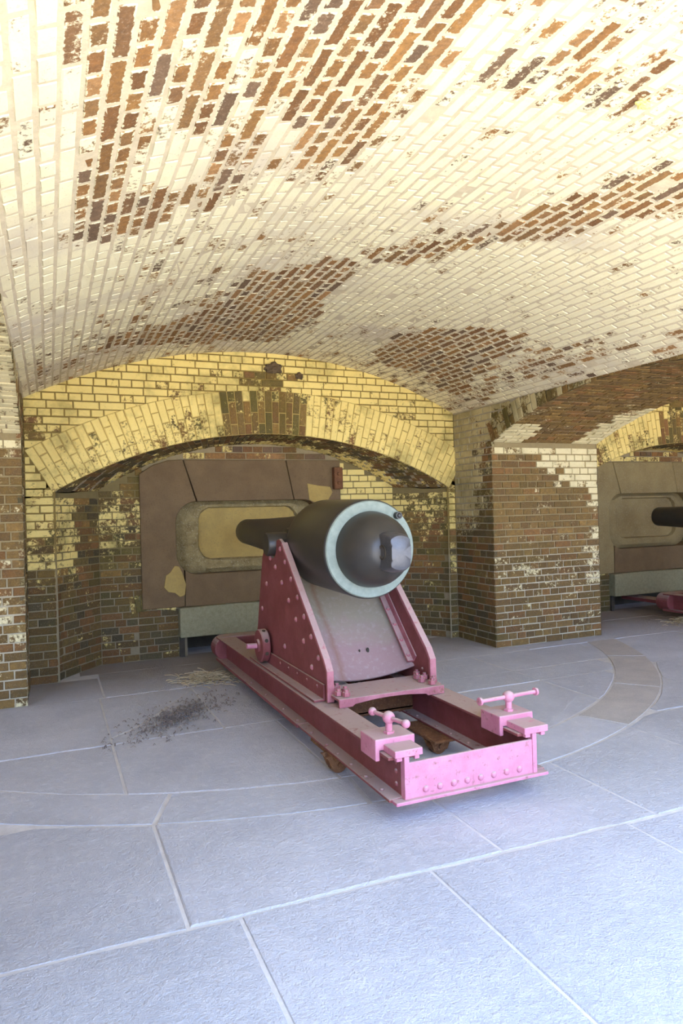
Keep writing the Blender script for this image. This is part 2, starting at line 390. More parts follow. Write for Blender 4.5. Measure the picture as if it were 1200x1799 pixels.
def sheet(name, pts, parent=None, colf=None, mat=None, kind='structure', flip=False):
    """grid of points [row][col] -> mortar surface with its own colour per point"""
    nr, nc = len(pts), len(pts[0]); vs = [p for r in pts for p in r]
    fs = [(i * nc + j, i * nc + j + 1, (i + 1) * nc + j + 1, (i + 1) * nc + j) for i in range(nr - 1) for j in range(nc - 1)]
    if flip: fs = [tuple(reversed(f)) for f in fs]
    return meshcol(name, vs, fs, parent, colf, mat, kind)
def meshcol(name, vs, fs, parent, colf, mat=None, kind='structure'):
    me = bpy.data.meshes.new(name); me.from_pydata([tuple(v) for v in vs], [], fs); me.materials.append(mat or M['mortar'])
    at = me.attributes.new('bd', 'FLOAT_COLOR', 'POINT')
    cols = [(*colf(*v), 1) if colf else (.6, .55, .42, 1) for v in vs]
    at.data.foreach_set('color', np.array(cols, dtype=np.float32).ravel())
    o = link(bpy.data.objects.new(name, me), parent)
    if parent is None and kind: o['kind'] = kind
    return o
def lin(a, b, n): return [a + (b - a) * i / n for i in range(n + 1)]
def lerp3(a, b, t): return tuple(x + (y - x) * t for x, y in zip(a, b))
MREC = .009   # mortar lies this far behind the brick faces

# ------------------------------------------------------------------ floor: slabs of slate with sanded joints
floor = MB().box(-8, 14, -3.0, 7.6, -.25, -.003).build('floor', M['sand']); tag(floor, 'floor of blue-grey slate flagstones with sanded joints', 'floor', kind='structure')
PCX, PCY, RA0, RA1 = 2.02, 7.0, 3.60, 3.96
def yarc(x, r): 
    d = r * r - (x - PCX) ** 2
    return PCY - math.sqrt(d) if d > 0 else PCY
def slab(xs0, xs1, ylo, yhi, gap=.006, top=None):
    """ylo, yhi are functions of x; a slab with a softened, slightly wandering edge"""
    rnd = random.Random(int(xs0 * 1000 + ylo(xs0) * 77)); n = max(4, int((xs1 - xs0) / .12))
    xs = lin(xs0 + gap, xs1 - gap, n)
    jt = lambda: rnd.uniform(-.006, .006)
    lo = [(x, ylo(x) + gap + jt()) for x in xs]; hi = [(x, yhi(x) - gap + jt()) for x in xs]
    keep = [i for i in range(n + 1) if hi[i][1] - lo[i][1] > .03]
    if len(keep) < 2: return
    lo = [lo[i] for i in keep]; hi = [hi[i] for i in keep]
    loop = lo + hi[::-1]; k = len(loop)
    cx = sum(p[0] for p in loop) / k; cy = sum(p[1] for p in loop) / k
    z = (rnd.uniform(-.002, .003) if top is None else top)
    def ins(p, d):
        v = Vector((cx - p[0], cy - p[1])); l = v.length or 1; return (p[0] + v.x / l * d, p[1] + v.y / l * d)
    vs = [(p[0], p[1], -.05) for p in loop] + [(p[0], p[1], z - .004) for p in loop] + [(*ins(p, .008), z) for p in loop]
    fs = [(i, (i + 1) % k, k + (i + 1) % k, k + i) for i in range(k)] + [(k + i, k + (i + 1) % k, 2 * k + (i + 1) % k, 2 * k + i) for i in range(k)]
    nl = len(lo)
    fs += [(2 * k + i, 2 * k + i + 1, 2 * k + k - 2 - i, 2 * k + k - 1 - i) for i in range(nl - 1)]
    m = MB(); m.add(vs, fs); m.build('flagstone', M['slab'], floor)
K = lambda v: (lambda x: v)
def tilt(a, b, x0=0, x1=4.36): return lambda x: a + (b - a) * (x - x0) / (x1 - x0)
r235 = tilt(2.44, 2.30)
A0 = lambda x: yarc(x, RA0); A1 = lambda x: yarc(x, RA1)
def mn(*f): return lambda x: min((g(x) if callable(g) else g) for g in f)
def mx(*f): return lambda x: max((g(x) if callable(g) else g) for g in f)
for a, b in zip((-4.5, -2.6, -.35, .78, 1.55, 2.55, 3.5, 4.8, 6.3), (-2.6, -.35, .78, 1.55, 2.55, 3.5, 4.8, 6.3, 8.2)):
    slab(a, b, K(.72), r235)
    slab(a + .25, b + .25, K(-1.3), K(.72))
for a, b in zip((-4.5, -2.9, -1.2, .60, 1.90, 2.745, 3.60), (-2.9, -1.2, .60, 1.90, 2.745, 3.60, 4.9)): slab(a, b, r235, mn(A1, 3.52 if (b < .7 or a > 3.5) else 9))
for a, b in ((4.9, 6.2), (6.2, 7.9), (7.9, 9.5)): slab(a, b, r235, mn(3.52))
for a, b in ((-3.4, -1.6), (-1.6, .3)): slab(a, b, K(3.52), mn(A1, 4.85))
for a, b in ((-3.4, -1.9), (-1.9, -.9)): slab(a, b, K(4.85), mn(A1, 5.82))
for a, b in ((3.9, 4.82), (4.82, 5.75), (5.75, 7.2), (7.2, 8.8)): slab(a, b, K(3.52), mn(A1, 4.62))
# the traverse circle
for q0, q1 in zip((-70, -52, -36, -21, -6, 9, 24, 40, 57), (-52, -36, -21, -6, 9, 24, 40, 57, 72)):
    n = 10; ins = [(PCX + (RA0 + .012) * math.sin(R(q)), PCY - (RA0 + .012) * math.cos(R(q))) for q in lin(q0 + .2, q1 - .2, n)]
    out = [(PCX + (RA1 - .012) * math.sin(R(q)), PCY - (RA1 - .012) * math.cos(R(q))) for q in lin(q0 + .2, q1 - .2, n)]
    loop = out + ins[::-1]; k = len(loop)
    if not any(-3 < p[0] < 5.7 and p[1] < 5.9 for p in loop): continue
    loop = [(x, min(y, 5.9)) for x, y in loop]
    vs = [(x, y, -.05) for x, y in loop] + [(x, y, .001) for x, y in loop]
    fs = [(i, (i + 1) % k, k + (i + 1) % k, k + i) for i in range(k)] + [(k + i, k + i + 1, k + k - 2 - i, k + k - 1 - i) for i in range(n)]
    m = MB(); m.add(vs, fs); m.build('traverse_stone', M['slab' if q0 < 20 else 'traverse'], floor)
# inside the circle
def inside(a, b, y0, y1): slab(a, b, mx(A0, y0), K(y1))
inside(3.9, 4.85, 3.3, 4.58)
for a, b in ((-.9, .52), (.52, 1.6), (1.6, 2.6), (2.6, 3.9)): inside(a, b, 3.3, 4.58)
for a, b in ((-1.6, .52), (2.6, 3.9), (3.9, 4.85)): inside(a, b, 4.58, 5.80 if a < 1 else 4.96)
# slab with a rounded nose, and the worn ones beside it
def nose(x): return 4.72 + (5.8 - 4.72) * min(1, max(0, (x - .52) / .75)) ** 1.25
slab(.52, 1.24, nose, K(5.80)); slab(.52, 1.24, K(4.58), lambda x: nose(x) - .02); slab(1.24, 2.6, K(4.58), K(5.80))
for a, b in ((2.6, 3.9), (3.9, 5.2)): slab(a, b, K(4.96), K(5.62) if a < 3 else mn(A0, 5.62) if False else K(5.62))
for a, b in ((5.2, 6.6), (6.6, 8.4)): slab(a, b, K(4.62), K(5.62))
for a, b in ((-1.5, .56), (.56, 1.9), (1.9, 3.3), (3.3, 4.6)): slab(a, b, K(5.80 if a < 2.5 else 5.62), K(6.7 if 0 < a else 6.55))
for a, b in ((4.6, 5.9), (5.9, 7.3), (7.3, 8.8)): slab(a, b, K(5.62), K(6.55))
for a, b in ((.4, 2.1), (2.1, 4.1)): slab(a, b, K(6.7), K(7.2))
for a, b in ((6.2, 7.6), (7.6, 9.5)): slab(a, b, K(6.55), K(7.2))

# ------------------------------------------------------------------ vaults
SH = RV * math.asin(VX / RV)
def vpt(s, y, r=RV, dx=0): a = s / RV; return (VX + dx + r * math.sin(a), y, VZ + r * math.cos(a))
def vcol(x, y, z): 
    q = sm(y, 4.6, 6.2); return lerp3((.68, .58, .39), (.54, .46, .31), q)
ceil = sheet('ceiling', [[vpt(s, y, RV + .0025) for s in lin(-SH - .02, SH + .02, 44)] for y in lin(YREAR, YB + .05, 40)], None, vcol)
tag(ceil, 'low brick barrel vault with flaking cream limewash over the cannon', 'ceiling')
B = Bricks(.25); CW = .066; NC = int(2 * SH / CW); CW = 2 * SH / NC
for i in range(NC):
    s = -SH + (i + .5) * CW; a = s / RV
    n = (-math.sin(a), 0, -math.cos(a))
    for y0, y1 in course(.9, YB, i, (i * .013) % .1):
        yc = (y0 + y1) / 2
        cv = vcov(s, yc)
        B.put(vpt(s, yc), (0, 1, 0), n, y1 - y0, CW - JT + random.uniform(-.003, .002), cv, pick(BROWN, 1.2))
B.lay(ceil, 'vault')
for dx, nm in ((-dx_bay, 'ceiling_left'), (dx_bay, 'ceiling_right')):
    o = sheet(nm, [[vpt(s, y, RV, dx) for s in lin(-SH, SH, 24)] for y in lin(YREAR, YB + .05, 6)], None, lambda x, y, z: (.55, .42, .28))
    tag(o, 'brick vault of the neighbouring bay on the %s' % ('left' if dx < 0 else 'right'), 'ceiling')

# ------------------------------------------------------------------ back wall of a bay with its relief arch and embrasure recess
BPOLY = [(.5, [(1.1, 2.62), (1.55, 2.66), (1.5, 2.76), (1.2, 2.72)]), (.55, [(3.3, 2.55), (3.8, 2.4), (3.9, 2.5), (3.4, 2.68)]), (.5, [(.0, 2.1), (.35, 2.2), (.4, 2.34), (.0, 2.3)]), (.12, [(1.80, 2.66), (2.42, 2.66), (2.42, 2.79), (2.30, 2.86), (2.02, 2.86), (1.93, 2.80)]), (.45, [(2.3, 2.86), (2.42, 2.75), (2.75, 2.72), (2.7, 2.82)])]
def bcov(x, z):
    c = .05 + .17 * sm(z, .45, .75) + .30 * sm(z, .75, 1.2) + .22 * sm(z, 1.2, 1.5) + .20 * sm(z, 1.6, 2.0)
    return polycov(BPOLY, x, z, c, .03)
def bcol(x, y, z):
    return lerp3((.30, .25, .15), (.24, .17, .05), sm(z, .7, 1.3))
TRIM = [0]
def trimname(): TRIM[0] += 1; return 'trim_%d' % TRIM[0]
def bay(dx, x0, x1, wname, first):
    where = 'behind the cannon' if first else 'in the next bay'
    # --- mortar face
    vs = []; fs = []
    def col_strip(xa, xb, za, zb, nz=8):
        k = len(vs)
        for i in range(nz + 1):
            t = i / nz
            vs.append((xa + dx, YB + MREC, za(xa) + (zb(xa) - za(xa)) * t)); vs.append((xb + dx, YB + MREC, za(xb) + (zb(xb) - za(xb)) * t))
        for i in range(nz): fs.append((k + 2 * i, k + 2 * i + 1, k + 2 * i + 3, k + 2 * i + 2))
    xs = lin(-.02, W + .02, 60)
    for a, b in zip(xs[:-1], xs[1:]): col_strip(a, b, lambda x: arch_z(x, AR0 + .06), lambda x: vault_z(x) + .04)
    for a, b in ((-.02, AX - AHALF + .02), (AX + AHALF - .02, W + .02)):
        col_strip(a, b, K(0), lambda x: max(1.70, arch_z(x, AR0 + .1)), 14)
    wall = meshcol(wname, vs, fs, None, bcol)
    tag(wall, 'limewashed brick scarp wall with a wide segmental relief arch %s' % where, 'wall')
    B = Bricks(); CH = .0711; n = (0, -1, 0)
    for i in range(int(3.06 / CH)):
        z = (i + .5) * CH; zt = z + CH / 2 - JT
        # x extent under the vault
        if z > ZS:
            hv = math.sqrt(max(RV * RV - (z - .034 - VZ) ** 2, 0)); xa, xb = VX - hv, VX + hv
        else: xa, xb = 0, W
        if xb - xa < .2: continue
        segs = []
        zz = z + .032
        if zz - AZ0 < AR1:
            he = math.sqrt(AR1 * AR1 - (zz - AZ0) ** 2)
            th = math.asin(AHALF / AR0)
            zsp_out = AZ0 + AR1 * math.cos(th); zsp_in = AZ0 + AR0 * math.cos(th)
            if z > zsp_out: l, r = AX - he, AX + he
            elif z > zsp_in:
                q = (z - AZ0) * math.tan(th); l, r = AX - q - .01, AX + q + .01
            else: l, r = AX - AHALF, AX + AHALF
            segs = [(xa, min(l, xb)), (max(r, xa), xb)]
        else: segs = [(xa, xb)]
        for a, b in segs:
            a = max(a, x0); b = min(b, x1)
            if b - a < .035: continue
            for u0, u1 in course(a, b, i):
                xc = (u0 + u1) / 2; k = sm(z, .5, 1.2)
                B.put((xc + dx, YB, z), (1, 0, 0), n, u1 - u0, CH - JT + random.uniform(-.003, .002), bcov(xc, z), pick(OLIVE) if random.random() < k else pick(DARK))
    B.lay(wall, 'wall', 300)
    # --- relief arch ring
    th = math.asin(AHALF / AR0)
    rv = []; 
    for r in lin(AR0, AR1, 5): rv.append([(AX + dx + r * math.sin(q), YB - .0055, AZ0 + r * math.cos(q)) for q in lin(-th, th, 50)])
    ring = sheet(trimname(), rv, None, lambda x, y, z: (.44, .32, .10), flip=True)
    tag(ring, 'ring of yellow limewashed brick voussoirs over the embrasure %s' % where, 'arch')
    B = Bricks(); nv = 62
    for k in range(nv):
        q = -th + (k + .5) * 2 * th / nv; d = Vector((math.sin(q), 0, math.cos(q)))
        x = AX + AR0 * d.x
        if not (x0 - .1 < x < x1): continue
        cuts = ((0, .215, .43), (0, .105, .325, .43))[k % 2]
        for c0, c1 in zip(cuts[:-1], cuts[1:]):
            rc = AR0 + (c0 + c1) / 2; p = Vector((AX + dx, YB - .013, AZ0)) + d * rc
            cv = .92
            if 1.72 < p.x - dx < 2.62: cv = .20 if c0 < .3 else .45
            elif 2.62 <= p.x - dx < 3.2: cv = .66
            elif p.x - dx < 1.7 and c0 < .12: cv = .6
            if 3.3 < p.x - dx < 3.7 and c0 < .1: cv = .6
            B.put(p, d, n, c1 - c0 - .009, 2 * th * rc / nv - .008, cv + random.gauss(0, .10), pick(OLIVE, 1.0))
    B.lay(ring, 'wall', 300, 'voussoir')
    # --- soffit of the relief arch, running back to the recess
    hin = 1.62
    def sof(t, q, e=0.0):
        xo = AX - AHALF + 2 * AHALF * t; xi = AX - hin + 2 * hin * t
        zo, zi = arch_z(xo) , inner_z(xi)
        return (dx + xo + (xi - xo) * q, YB + (YR - YB) * q, zo + (zi - zo) * q + e)
    so = sheet('soffit', [[sof(t, q, MREC) for t in lin(0, 1, 40)] for q in lin(0, 1.03, 6)], ring, lambda x, y, z: (.36, .30, .20))
    B = Bricks(); ns = 62
    for k in range(ns):
        t = (k + .5) / ns; x = sof(t, .5)[0] - dx
        if not (x0 - .1 < x < x1): continue
        for q0, q1 in course(0, .56, k):
            q = (q0 + q1) / 2 / .56
            p = Vector(sof(t, q)); tg = Vector(sof(t, q + .05)) - Vector(sof(t, q - .05)); sd = Vector(sof(t + .01, q)) - Vector(sof(t - .01, q))
            nn = sd.cross(tg).normalized(); nn = -nn if nn.z > 0 else nn
            wd_ = sd.length / .02 / ns
            cv = .15 if t < .5 else .3
            if q > .75: cv += .35
            B.put(p, tg, nn, q1 - q0, wd_ - .010, cv + random.gauss(0, .08), pick(DARK, 1.1))
    B.lay(so, 'wall', 0)
    # --- recess: splayed cheeks and back
    path = [(AX - AHALF, YB), (.27, 6.655), (.40, 6.83), (.53, 6.985), (.63, YR), (AX - hin + .42, YR)]
    if not first: path = path
    def along(pth, u):
        for (ax_, ay), (bx, by) in zip(pth[:-1], pth[1:]):
            l = math.hypot(bx - ax_, by - ay)
            if u <= l + 1e-9: return ax_ + (bx - ax_) * u / l, ay + (by - ay) * u / l, (bx - ax_) / l, (by - ay) / l
            u -= l
        return pth[-1][0], pth[-1][1], 1, 0
    rec = None
    CH = .0711
    for side in (0, 1):
        pth = path if side == 0 else [(2 * AX - x, y) for x, y in path][::-1]
        if side == 1: pth = [(3.20, YR)] + pth[1:]
        ln = sum(math.hypot(b[0] - a[0], b[1] - a[1]) for a, b in zip(pth[:-1], pth[1:]))
        def zt(u):
            x, y, _, _ = along(pth, u); q = (y - YB) / (YR - YB)
            return (1 - q) * arch_z(x) + q * inner_z(x) + .03
        acc = 0; us = set(round(q, 4) for q in lin(0, ln, 24))
        for a_, b_ in zip(pth[:-1], pth[1:]): acc += math.hypot(b_[0] - a_[0], b_[1] - a_[1]); us |= {round(acc - 1e-3, 4), round(min(acc, ln), 4)}
        us = sorted(us)
        grid = []
        for t in lin(0, 1, 20):
            row = []
            for u in us:
                x, y, tx, ty = along(pth, u); row.append((x + dx - ty * MREC, y + tx * MREC, zt(u) * t))
            grid.append(row)
        cf = lambda x, y, z: lerp3((.28, .23, .14), (.22, .17, .07), sm(z, .6, 1.2))
        if rec is None:
            rec = sheet(wname + '_recess', grid, None, cf)
            tag(rec, 'weathered brick cheeks and back of the embrasure recess %s' % where, 'wall')
            B = Bricks()
        else: sheet('cheek', grid, rec, cf)
        fold = sum(math.hypot(b[0] - a[0], b[1] - a[1]) for a, b in (list(zip(pth[:-1], pth[1:]))[:4] if side == 0 else list(zip(pth[:-1], pth[1:]))[:1]))
        for i in range(30):
            z = (i + .5) * CH
            for u0, u1 in course(0, fold, i, .05) + course(fold, ln, i, .02):
                u = (u0 + u1) / 2
                if z > zt(u) - .06: continue
                x, y, tx, ty = along(pth, u)
                nn = (ty, -tx, 0)
                if side == 0:
                    if x > .97 and z < .66: continue
                    if x < .97 and u1 > ln - .065 and z < .66: u1 = ln - .066; u = (u0 + u1) / 2; x, y, tx, ty = along(pth, u)
                    if u1 - u0 < .03: continue
                    cv = .10
                    if x < .42: cv = .10 + .5 * sm(z, .75, 1.05)
                    elif 1.15 < z < 1.65 and x > .62: cv = .45
                    elif z > .7: cv = .2
                    pal = DARK if (z < .85 or random.random() < .35) else OLIVE
                else:
                    cv = .12 + .35 * sm(z, 1.0, 1.5) + (.4 if y > 7.05 and z > 1.3 else 0); pal = DARK if z < .8 else OLIVE
                B.put((x + dx, y, z), (tx, ty, 0), nn, u1 - u0, CH - JT + random.uniform(-.003, .002), cv + random.gauss(0, .08), pick(pal))
    # masonry above the stone surround and below it
    bk = sheet('recess_back', [[(x + dx, YR + MREC, z0 + (zz - z0) * t) for x, z0, zz in ((xx, 1.9, inner_z(xx) + .03) for xx in lin(1.05, 3.20, 30))] for t in lin(0, 1, 4)], rec, lambda x, y, z: (.34, .27, .15))
    for i in range(3):
        z = 2.022 + (i + .5) * CH
        h = 2.97 ** 2 - (z + .02 - (2.183 - 2.97)) ** 2
        if h <= 0: continue
        a, b = max(AX - math.sqrt(h), 1.05), min(AX + math.sqrt(h), 3.2)
        for u0, u1 in course(a, b, i): B.put(((u0 + u1) / 2 + dx, YR, z), (1, 0, 0), n, u1 - u0, CH - JT, random.choice((.1, .15, .3, .6)), pick(BROWN))
    lo = sheet('recess_foot', [[(x + dx, YR + MREC, z) for x in lin(1.05, 1.46, 6)] for z in lin(0, .62, 6)], rec, lambda x, y, z: (.26, .21, .13))
    for i in range(7):
        z = (i + .5) * CH
        if z > .475: continue
        for u0, u1 in course(.985, 1.375, i): B.put(((u0 + u1) / 2 + dx, YR, z), (1, 0, 0), n, u1 - u0, CH - JT, .12, pick(DARK))
    for k in range(9):   # little segmental arch over the blocked niche
        u = (k + .5) / 9 * 2 - 1; d = Vector((u * .25, 0, 1)).normalized()
        B.put((1.135 + u * .235 + dx, YR - .004, .585 - .03 * u * u), d, n, .165, .047, .35 + random.gauss(0, .1), pick(OLIVE, 1.1))
    B.lay(rec, 'wall', 300)
    # --- embrasure: brownstone surround, plaster blocking, granite sill
    win = thing('window_1' if first else 'window_2', (dx, 0, 0), 'plastered-up cannon embrasure framed by brown stone slabs %s' % where, 'embrasure'); win['kind'] = 'structure'
    hx0, hx1, hz0, hz1, hr = 1.37, 2.96, .835, 1.585, .22
    px0, px1, pz0, pz1 = 1.02, 3.20, .51, 2.015
    def arc(cx, cz, r, a0, a1, m=8): return [(cx + r * math.cos(R(a)), cz + r * math.sin(R(a))) for a in lin(a0, a1, m)]
    yF, yK = YR - .03, YR + .16
    left = [(px0, pz0), (1.44, pz0), (1.44, hz0 + .045)] + arc(hx0 + hr, hz0 + hr, hr, 228, 180)[1:] + arc(hx0 + hr, hz1 - hr, hr, 180, 92) + [(1.455, pz1), (1.30, pz1 - .01), (1.16, 1.96), (px0, 1.87)]
    top = [(1.46, pz1), (hx0 + hr + .005, hz1), (2.645, hz1), (2.56, pz1)]
    right = [(2.565, pz1), (2.65, hz1)] + arc(hx1 - hr, hz1 - hr, hr, 90, 0) + arc(hx1 - hr, hz0 + hr, hr, 0, -50) + [(2.9, pz0), (px1, pz0), (px1, pz1)]
    bot = [(1.446, pz0), (2.894, pz0)] + [(hx1 - hr + hr * math.cos(R(-52)), hz0 + hr + hr * math.sin(R(-52)))] + arc(hx1 - hr, hz0 + hr, hr, -55, -90, 4) + arc(hx0 + hr, hz0 + hr, hr, 270, 232, 4)
    for poly in (left, top, right, bot):
        m = MB(); m.prism(poly, 'y', yF + random.uniform(-.004, .004), yK); m.build('stone_slab', M['brownstone' if (first or poly is bot) else 'plaster_old'], win, bevel=.010)
    def rr(x0_, x1_, z0_, z1_, r): return arc(x1_ - r, z0_ + r, r, -90, 0) + arc(x1_ - r, z1_ - r, r, 0, 90) + arc(x0_ + r, z1_ - r, r, 90, 180) + arc(x0_ + r, z0_ + r, r, 180, 270)
    # rough plaster collar (rounded), then the flat blocking
    L0 = rr(hx0 - .02, hx1 + .02, hz0 - .02, hz1 + .02, hr + .02); L1 = rr(hx0 + .10, hx1 - .10, hz0 + .02, hz1 - .015, hr); L2 = rr(hx0 + .14, hx1 - .14, hz0 + .05, hz1 - .035, hr - .02); L3 = rr(hx0 + .24, hx1 - .24, hz0 + .135, hz1 - .06, hr - .07); L4 = rr(hx0 + .26, hx1 - .26, hz0 + .15, hz1 - .07, hr - .08)
    k = len(L0); m = MB(); vs = []
    rnd = random.Random(3)
    for Lp, y in ((L0, YR + .14), (L1, YR + .115), (L2, YR + .075), (L3, YR + .08), (L4, YR + .125)):
        vs += [(x + rnd.uniform(-.006, .006), y + rnd.uniform(-.006, .006), z + rnd.uniform(-.006, .006)) for x, z in Lp]
    fs = [(j * k + i, (j + 1) * k + i, (j + 1) * k + (i + 1) % k, j * k + (i + 1) % k) for j in range(4) for i in range(k)]
    m.add(vs, [tuple(reversed(f)) for f in fs]); m.build('plaster_collar', M['plaster_rough' if first else 'plaster_old'], win, smooth=50)
    MB().prism(rr(hx0 + .2, hx1 - .2, hz0 + .1, hz1 - .03, hr - .06), 'y', YR + .12, YR + .2).build('plaster_blocking', M['plaster' if first else 'plaster_old'], win)
    if first:
        MB().prism([(1.255, .84), (1.30, .87), (1.345, .935), (1.39, .925), (1.42, .86), (1.455, .74), (1.44, .63), (1.39, .615), (1.34, .66), (1.28, .67), (1.235, .72)], 'y', yF - .008, yF + .02).build('plaster_patch', M['plaster'], win, bevel=.004)
        MB().prism([(2.80, 1.76), (2.93, 1.735), (3.07, 1.72), (3.10, 1.66), (3.04, 1.57), (2.93, 1.53), (2.82, 1.58)], 'y', yF - .008, yF + .02).build('plaster_patch', M['plaster'], win, bevel=.004)
        m = MB(); m.box(3.10, 3.205, YR - .10, YR + .02, 1.69, 1.935)
        for zz in (1.76, 1.86): m.cyl((3.15, YR - .12, zz), (3.15, YR - .08, zz), .018, n=10)
        m.build('iron_hinge_block', M['rust'], win, bevel=.012)
    sill = MB(); sill.prism([(1.375, .205), (3.06, .205), (3.06, .495), (2.6, .505), (1.9, .515), (1.375, .505)], 'y', YR - .10, YR + .18); sill.build('sill', M['granite'], win, bevel=.012)
    g = MB(); g.box(1.42, 3.0, YR + .42, YR + .47, 0, .22); g.box(1.38, 1.43, YR - .02, YR + .45, 0, .21); g.box(2.99, 3.06, YR - .02, YR + .45, 0, .21); g.box(1.40, 3.04, YR + .1, YR + .46, .206, .25)
    g.build('tongue_hole', M['darkgap'], win)  # recess lining coloured near-black to carry its shade
    return wall
bay(0, 0, W, 'wall_back', True)
bay(dx_bay, .3, 2.7, 'wall_back_next', False)

# ------------------------------------------------------------------ right-hand side wall, its pier and the passage arch
def rcov(y, z):
    far = sm(y, 5.98, 6.2); c = .08 + .78 * sm(z, 1.0, 1.5) * (.35 + .65 * far)
    if z > 2.1: c = .8
    return c + random.gauss(0, .08)
def side_strip(x, nx, name, label, cov, limit=300):
    """wall strip between the scarp wall and the passage, and the spandrel over the passage arch"""
    vs = []; fs = []
    e = -nx * MREC
    def quad(ya, yb, za, zb, nz=12):
        k = len(vs)
        for i in range(nz + 1):
            t = i / nz; vs.append((x + e, ya, za(ya) + (zb - za(ya)) * t)); vs.append((x + e, yb, za(yb) + (zb - za(yb)) * t))
        for i in range(nz): fs.append((k + 2 * i, k + 2 * i + 1, k + 2 * i + 3, k + 2 * i + 2))
    quad(YJ, YB + .02, K(0), ZS + .02, 20)
    ys = lin(YJ0, YJ, 36)
    for a, b in zip(ys[:-1], ys[1:]): quad(a, b, passage_z, ZS + .02, 2)
    quad(YREAR, YJ0, K(0), ZS + .02, 6)
    w = meshcol(name, vs, fs, None, lambda X, y, z: (.38, .34, .25))
    tag(w, label, 'wall')
    B = Bricks(); CH = .0711
    for i in range(int(ZS / CH)):
        z = (i + .5) * CH
        for u0, u1 in course(YJ, YB, i, .04):
            y = (u0 + u1) / 2
            B.put((x, y, z), (0, 1, 0), (nx, 0, 0), u1 - u0, CH - JT, cov(y, z), pick(DARK, 1.15))
        if z > 2.25:   # spandrel
            rr_ = PR + .215; h = rr_ * rr_ - (z - PZ) ** 2
            if h > 0:
                a = PY + math.sqrt(h)
                if a < YJ:
                    for u0, u1 in course(a, YJ, i, .04): B.put((x, (u0 + u1) / 2, z), (0, 1, 0), (nx, 0, 0), u1 - u0, CH - JT, .6 + random.gauss(0, .1), pick(OLIVE))
    B.lay(w, 'side', limit)
    th = math.asin((YJ - PY) / PR)
    ring = sheet(trimname(), [[(x + e, PY + r * math.sin(q), min(PZ + r * math.cos(q), ZS)) for q in lin(-th, th, 40)] for r in lin(PR, PR + .215, 3)], None, lambda X, y, z: (.30, .24, .14), flip=nx < 0)
    B = Bricks(); nv = 54
    for k in range(nv):
        q = -th + (k + .5) * 2 * th / nv; d = Vector((0, math.sin(q), math.cos(q)))
        if PY + PR * d.y < 2.6: continue
        rmax = min(PR + .215, (ZS - PZ) / math.cos(q)) - PR
        if rmax < .03: continue
        cuts = (0, rmax) if (k % 2 or rmax < .17) else (0, rmax / 2, rmax)
        for c0, c1 in zip(cuts[:-1], cuts[1:]):
            rc = PR + (c0 + c1) / 2
            B.put(Vector((x + nx * .004, PY, PZ)) + d * rc, d, (nx, 0, 0), c1 - c0 - .008, 2 * th * rc / nv - .009, .45 + random.gauss(0, .2), pick(OLIVE, .9))
    B.lay(ring, 'side', 300, 'voussoir')
    return w, ring
wr, ringr = side_strip(W, -1, 'wall_right', 'narrow brick side wall strip right of the cannon, limewash flaking off its top', rcov)
tag(ringr, 'ring of brick voussoirs framing the passage arch beside the corner right of the cannon', 'arch')
wl, ringl = side_strip(0, 1, 'wall_left', 'brick side wall strip at the left edge, seen almost edge-on', lambda y, z: .3 + random.gauss(0, .1), 120)
tag(ringl, 'ring of brick voussoirs of the passage arch at the left edge', 'arch')

def pcov(u, z):
    c = .10
    k = sm(z - 1.42 - (1 - u / T) * .85 + random.uniform(-.12, .12), -.15, .15)
    if u > .5: c = max(c, .88 * k)
    if z > 2.02: c = .75
    if .55 < z < .95: c = .28
    if .55 < z < 1.2 and u > 1.2: c = .42
    if z < .55: c = .13
    return c + random.gauss(0, .09)
def jamb(xa, xb, b0, b1, name, label, cov, pal):
    w = sheet(name, [[(x, YJ + MREC, z) for x in lin(xa, xb, 10)] for z in lin(0, passage_z(YJ) + .03, 14)], None, lambda x, y, z: lerp3((.50, .44, .30), (.30, .23, .11), sm(z, .6, 1.3)))
    tag(w, label, 'wall'); B = Bricks(); CH = .0711
    for i in range(30):
        z = (i + .5) * CH
        if z > passage_z(YJ) - .01: break
        for u0, u1 in course(b0, b1, i, .03):
            x = (u0 + u1) / 2
            B.put((x, YJ, z), (1, 0, 0), (0, -1, 0), u1 - u0, CH - JT + random.uniform(-.004, .003), cov(x - xa, z), pick(pal, 1.0 if z > .9 else .85))
    B.lay(w, 'pier', 300)
    return w
PIERPAL = [(.215, .13, .036), (.245, .145, .04), (.19, .115, .034), (.17, .10, .032), (.24, .12, .036), (.21, .125, .038)]
jamb(W, W + T, W, W + T, 'wall_pier_right', 'brown brick pier face between the two gun bays', pcov, PIERPAL)
def plcov(u, z): return (.10 if 1.2 < z < 1.9 else .24 if z < 1.2 else .5) + random.gauss(0, .14)
jamb(-T, 0, -.5, 0, 'wall_pier_left', 'brick pier face at the left edge of the cannon bay', plcov, PIERPAL)
